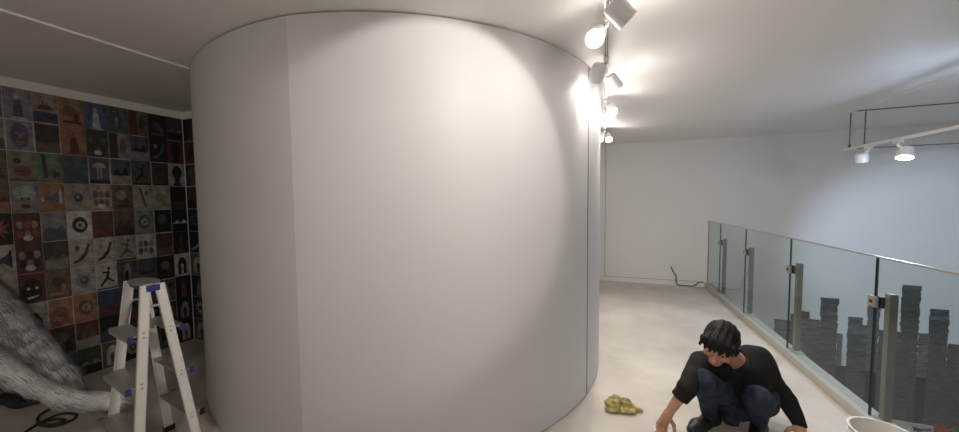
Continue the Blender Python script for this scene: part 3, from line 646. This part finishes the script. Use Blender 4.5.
def hand(fd, w, h, spread, palm_n, curl):
    # w wrist, h knuckle centre, spread = across-palm direction, palm_n = direction the palm faces
    d = (h-w).normalized(); s = (spread-d*spread.dot(d)).normalized(); n = palm_n-d*palm_n.dot(d); n = (n-s*n.dot(s)).normalized()
    fd.cap(A3(w), A3(w+d*.03), .026, .027, .015)
    for k in (-1.5, -.5, .5, 1.5): fd.cap(A3(w+d*.02+s*k*.010), A3(w+d*.085+s*k*.019), .014, .012, .014)
    for k, L in zip((-1.5, -.5, .5, 1.5), (.060, .074, .080, .072)):
        p = w+d*.085+s*k*.020; a = curl
        for seg, f in enumerate((.45, .32, .23)):
            dd = (d*math.cos(a)+n*math.sin(a)+s*k*.05).normalized(); q = p+dd*L*f
            fd.cap(A3(p), A3(q), .0095-.001*seg, .0088-.001*seg, .004); p = q; a += .42
    p = w+d*.03+s*.028+n*.006; dirs = [(d*.55+s*.75+n*.3), (d*.8+s*.35+n*.4), (d*.85+s*.0+n*.5)]
    for dd, L, r in zip(dirs, (.036, .032, .026), (.0135, .011, .0095)):
        q = p+dd.normalized()*L; fd.cap(A3(p), A3(q), r, r*.9, .006); p = q
    return p
ax3 = lambda d: np.array([frame_of(d)[0], frame_of(d)[1], frame_of(d)[2]])
sdir = (sho_l-sho_r).normalized()
spine = (neck0-pel).normalized(); tf = sdir.cross(spine).normalized()
if tf.dot(toward) < 0: tf = -tf
TA = np.array([sdir, tf, spine])
def torso(fd, g):
    fd.ell(A3(pel+spine*.02), TA, (.165+g, .125+g, .13+g), .06)
    fd.ell(A3(pel.lerp(neck0, .40)), TA, (.150+g, .115+g, .15+g), .08)
    fd.ell(A3(pel.lerp(neck0, .70)), TA, (.175+g, .115+g, .14+g), .08)
    fd.cap(A3(sho_r.lerp(sho_l, .06)), A3(sho_r.lerp(sho_l, .94)), .064+g, .064+g, .06)
    fd.cap(A3(neck0-spine*.03), A3(neck0+spine*.01), .085+g, .062+g, .05)
def arms(fd, g, gu=None):
    gu = g if gu is None else gu
    fd.chain([A3(sho_r), A3(elb_r)], [.062+gu, .047+gu], .04); fd.chain([A3(elb_r), A3(wri_r)], [.044+max(gu, -.008), .028+g], .015)
    fd.chain([A3(sho_l), A3(elb_l)], [.064+gu, .048+gu], .04); fd.chain([A3(elb_l), A3(wri_l)], [.047+gu, .031+min(g, gu+.01)], .015)
def legs(fd, g):
    fd.ell(A3(pel), TA, (.165+g, .13+g, .12+g), .05); fd.ell(A3(pel+spine*.02), TA, (.166+g, .132+g, .131+g), .05)
    for hp_, k_, a_ in ((hip_r, kne_r, ank_r), (hip_l, kne_l, ank_l)):
        fd.chain([A3(hp_), A3(k_)], [.088+g, .064+g], .04)
        mid = k_.lerp(a_, .35)+Vector((.01, .025, 0)); fd.chain([A3(k_), A3(mid), A3(a_)], [.058+g, .050+g, .038+g], .03)
fd = Field(lo, hi, .0055)
torso(fd, -.020); arms(fd, -.004, -.018); legs(fd, -.018); head(fd)
ht_r = hand(fd, wri_r, hand_r, RT, Vector((0, 0, -1))+toward*.3, .55)
hl_d = wri_l+Vector((-.02, -.07, -.055)); hand(fd, wri_l, hl_d, -RT, Vector((0, 0, -1)), .25)
for a_, t_ in ((ank_r, toe_r), (ank_l, toe_l)):
    d = (t_-a_); d.z = 0; d.normalize(); heel = Vector((a_.x, a_.y, .035))-d*.045
    fd.chain([A3(a_), A3(heel), A3(Vector((t_.x, t_.y, .03)))], [.038, .032, .026], .03)
fd.half((0, 0, .002), (0, 0, -1))
me = fd.mesh('body'); me.transform(Matrix.Translation(-MO))
skin = mat('skin', (.50, .27, .18), .5, noise_amt=.06, scale=25, spec=.35); lip = mat('lips', (.42, .16, .13), .45); eye = mat('eye_dark', (.03, .02, .018), .25)
body = objm('body', me, [skin, lip, eye], man, True)
ew = [Vector(hp(s*.032, .088, .003))-MO for s in (-1, 1)]; lc = [Vector(hp(x, .092, -.067))-MO for x in (-.014, 0, .014)]
for p in me.polygons:
    c = p.center
    if min((c-e).length for e in ew) < .009: p.material_index = 2
    elif min((c-e).length for e in lc) < .010: p.material_index = 1
# hair
fd = Field(A3(headc)-.2, A3(headc)+.2, .0045)
fd.ell(hp(0, -.018, .042), HA, (.091, .108, .098), .02); fd.ell(hp(0, -.06, -.02), HA, (.078, .06, .08), .03)
fd.ell(hp(0, .06, .082), HA, (.07, .05, .036), .03)
for i in range(9):
    x = -.062+.0155*i; fd.cap(hp(x, .075, .085), hp(x*1.08+.004*(i % 3), .100-.35*abs(x)**1.2, .040-.008*(i % 2)), .016, .007, .01)
for s in (-1, 1): fd.cap(hp(s*.078, .03, .04), hp(s*.080, .024, -.015), .014, .006, .01)
fd.ell(hp(0, .10, -.055), HA, (.075, .075, .088), .006, True)
for s in (-1, 1): fd.ell(hp(s*.085, 0, -.012), HA, (.018, .024, .034), .004, True)
sl, P = fd.all(); q = (P-A3(headc))@HA.T; ang = np.arctan2(q[..., 0], q[..., 1]+.03)
fd.f += (.0028*np.sin(ang*38+9*np.sin(q[..., 2]*40)+6*q[..., 1]*20)+.002*np.sin(q[..., 0]*170+q[..., 2]*60)).astype(np.float32)
me = fd.mesh('hair'); me.transform(Matrix.Translation(-MO)); objm('hair', me, mat('black_hair', (.007, .006, .006), .6, bump=.3, bscale=180, spec=.25), man, True)
# shirt
fd = Field(lo, hi, .0065); torso(fd, .008); arms(fd, .008)
fd.ell(A3(pel-Vector((0, -.02, .17))), TA, (.19, .24, .15), .01, True)
cut_r = elb_r.lerp(wri_r, .36); dr = (wri_r-elb_r).normalized()
sl, P = fd.sub(A3(cut_r)-.2, A3(cut_r)+.2); s_ = (P-A3(cut_r))@A3(dr); rad = np.linalg.norm(P-A3(cut_r)-s_[..., None]*A3(dr), axis=-1)
fd.f[sl] = np.where(rad < .12, np.maximum(fd.f[sl], s_), fd.f[sl])
dl = (wri_l-elb_l).normalized(); sl, P = fd.sub(A3(wri_l)-.1, A3(wri_l)+.1); s_ = (P-A3(wri_l))@A3(dl)-.02; rad = np.linalg.norm(P-A3(wri_l), axis=-1); fd.f[sl] = np.where(rad < .095, np.maximum(fd.f[sl], s_), fd.f[sl])
fd.ell(A3(neck0+spine*.055+tf*.03), TA, (.072, .085, .055), .008, True)
fd.ripple(.0048, 36, 4)
fd.half((0, 0, .012), (0, 0, -1))
me = fd.mesh('shirt'); me.transform(Matrix.Translation(-MO)); objm('shirt', me, mat('black_knit', (.016, .015, .015), .85, bump=.15, bscale=200, spec=.2), man, True)
# jeans
fd = Field(lo, hi, .0065); legs(fd, .009)
for a_ in (ank_r, ank_l):
    sl, P = fd.sub(A3(a_)-.09, A3(a_)+.09); fd.f[sl] = np.maximum(fd.f[sl], (a_.z-.01)-P[..., 2])
fd.ripple(.0042, 42, 8); fd.half((0, 0, .012), (0, 0, -1))
me = fd.mesh('jeans'); me.transform(Matrix.Translation(-MO)); objm('jeans', me, mat('blue_denim', (.012, .017, .029), .85, col2=(.045, .057, .09), scale=14, bump=.15, bscale=300, spec=.2), man, True)
for a_, t_ in ((ank_r, toe_r), (ank_l, toe_l)):
    d = (t_-a_); d.z = 0; d.normalize(); heel = Vector((a_.x, a_.y, .04))-d*.045; ctr = Vector((a_.x, a_.y, .06))
    lo2 = A3(ctr)-.3; lo2[2] = -.02; hi2 = A3(ctr)+.3; hi2[2] = .2
    fd = Field(lo2, hi2, .006); fd.chain([A3(a_+Vector((0, 0, .01))), A3(heel), A3(Vector((t_.x, t_.y, .036))-d*.06), A3(Vector((t_.x, t_.y, .034)))], [.047, .042, .045, .034], .03)
    fd.half((0, 0, .003), (0, 0, -1)); me = fd.mesh('shoe'); me.transform(Matrix.Translation(-MO)); objm('shoe', me, mat('black_shoe', (.012, .012, .013), .5), man, True)
# sheet of paper and small roll under his hand
p0 = onz(678, 433, 0); bm = bmesh.new(); nx = 10; g = [[bm.verts.new((p0.x-.16+.17*i/nx, p0.y-.16+.18*j/nx, .002+.003*(math.sin(i*.9+j*.5)+1)*.5)) for j in range(nx+1)] for i in range(nx+1)]
for i in range(nx):
    for j in range(nx): bm.faces.new((g[i][j], g[i+1][j], g[i+1][j+1], g[i][j+1]))
ps = obj('paper_sheet', bm, mat('pale_lilac_paper', (.62, .59, .66), .6), None, True); ps.modifiers.new('t', 'SOLIDIFY').thickness = .0015
tag(ps, 'pale lilac paper sheet on the floor under the reaching hand', 'paper')
rp = hand_r+(hand_r-wri_r).normalized()*.035+Vector((0, -.0, -.035))
t = thing('tape_roll', 'small white tape roll held in the reaching hand', 'tape', rp)
Zd, tx, ty = frame_of(RT); Mx = Matrix((tx, ty, Zd)).transposed().to_4x4()
bm = bmesh.new(); lathe(bm, [(.018, -.012), (.030, -.012), (.030, .012), (.018, .012), (.018, -.012)], 28, Mx); obj('roll', bm, lampw, t)
bm = bmesh.new(); lathe(bm, [(.016, -.0125), (.018, -.0125), (.018, .0125), (.016, .0125), (.016, -.0125)], 28, Mx); obj('core', bm, mat('cardboard_core', (.4, .28, .17), .8), t)
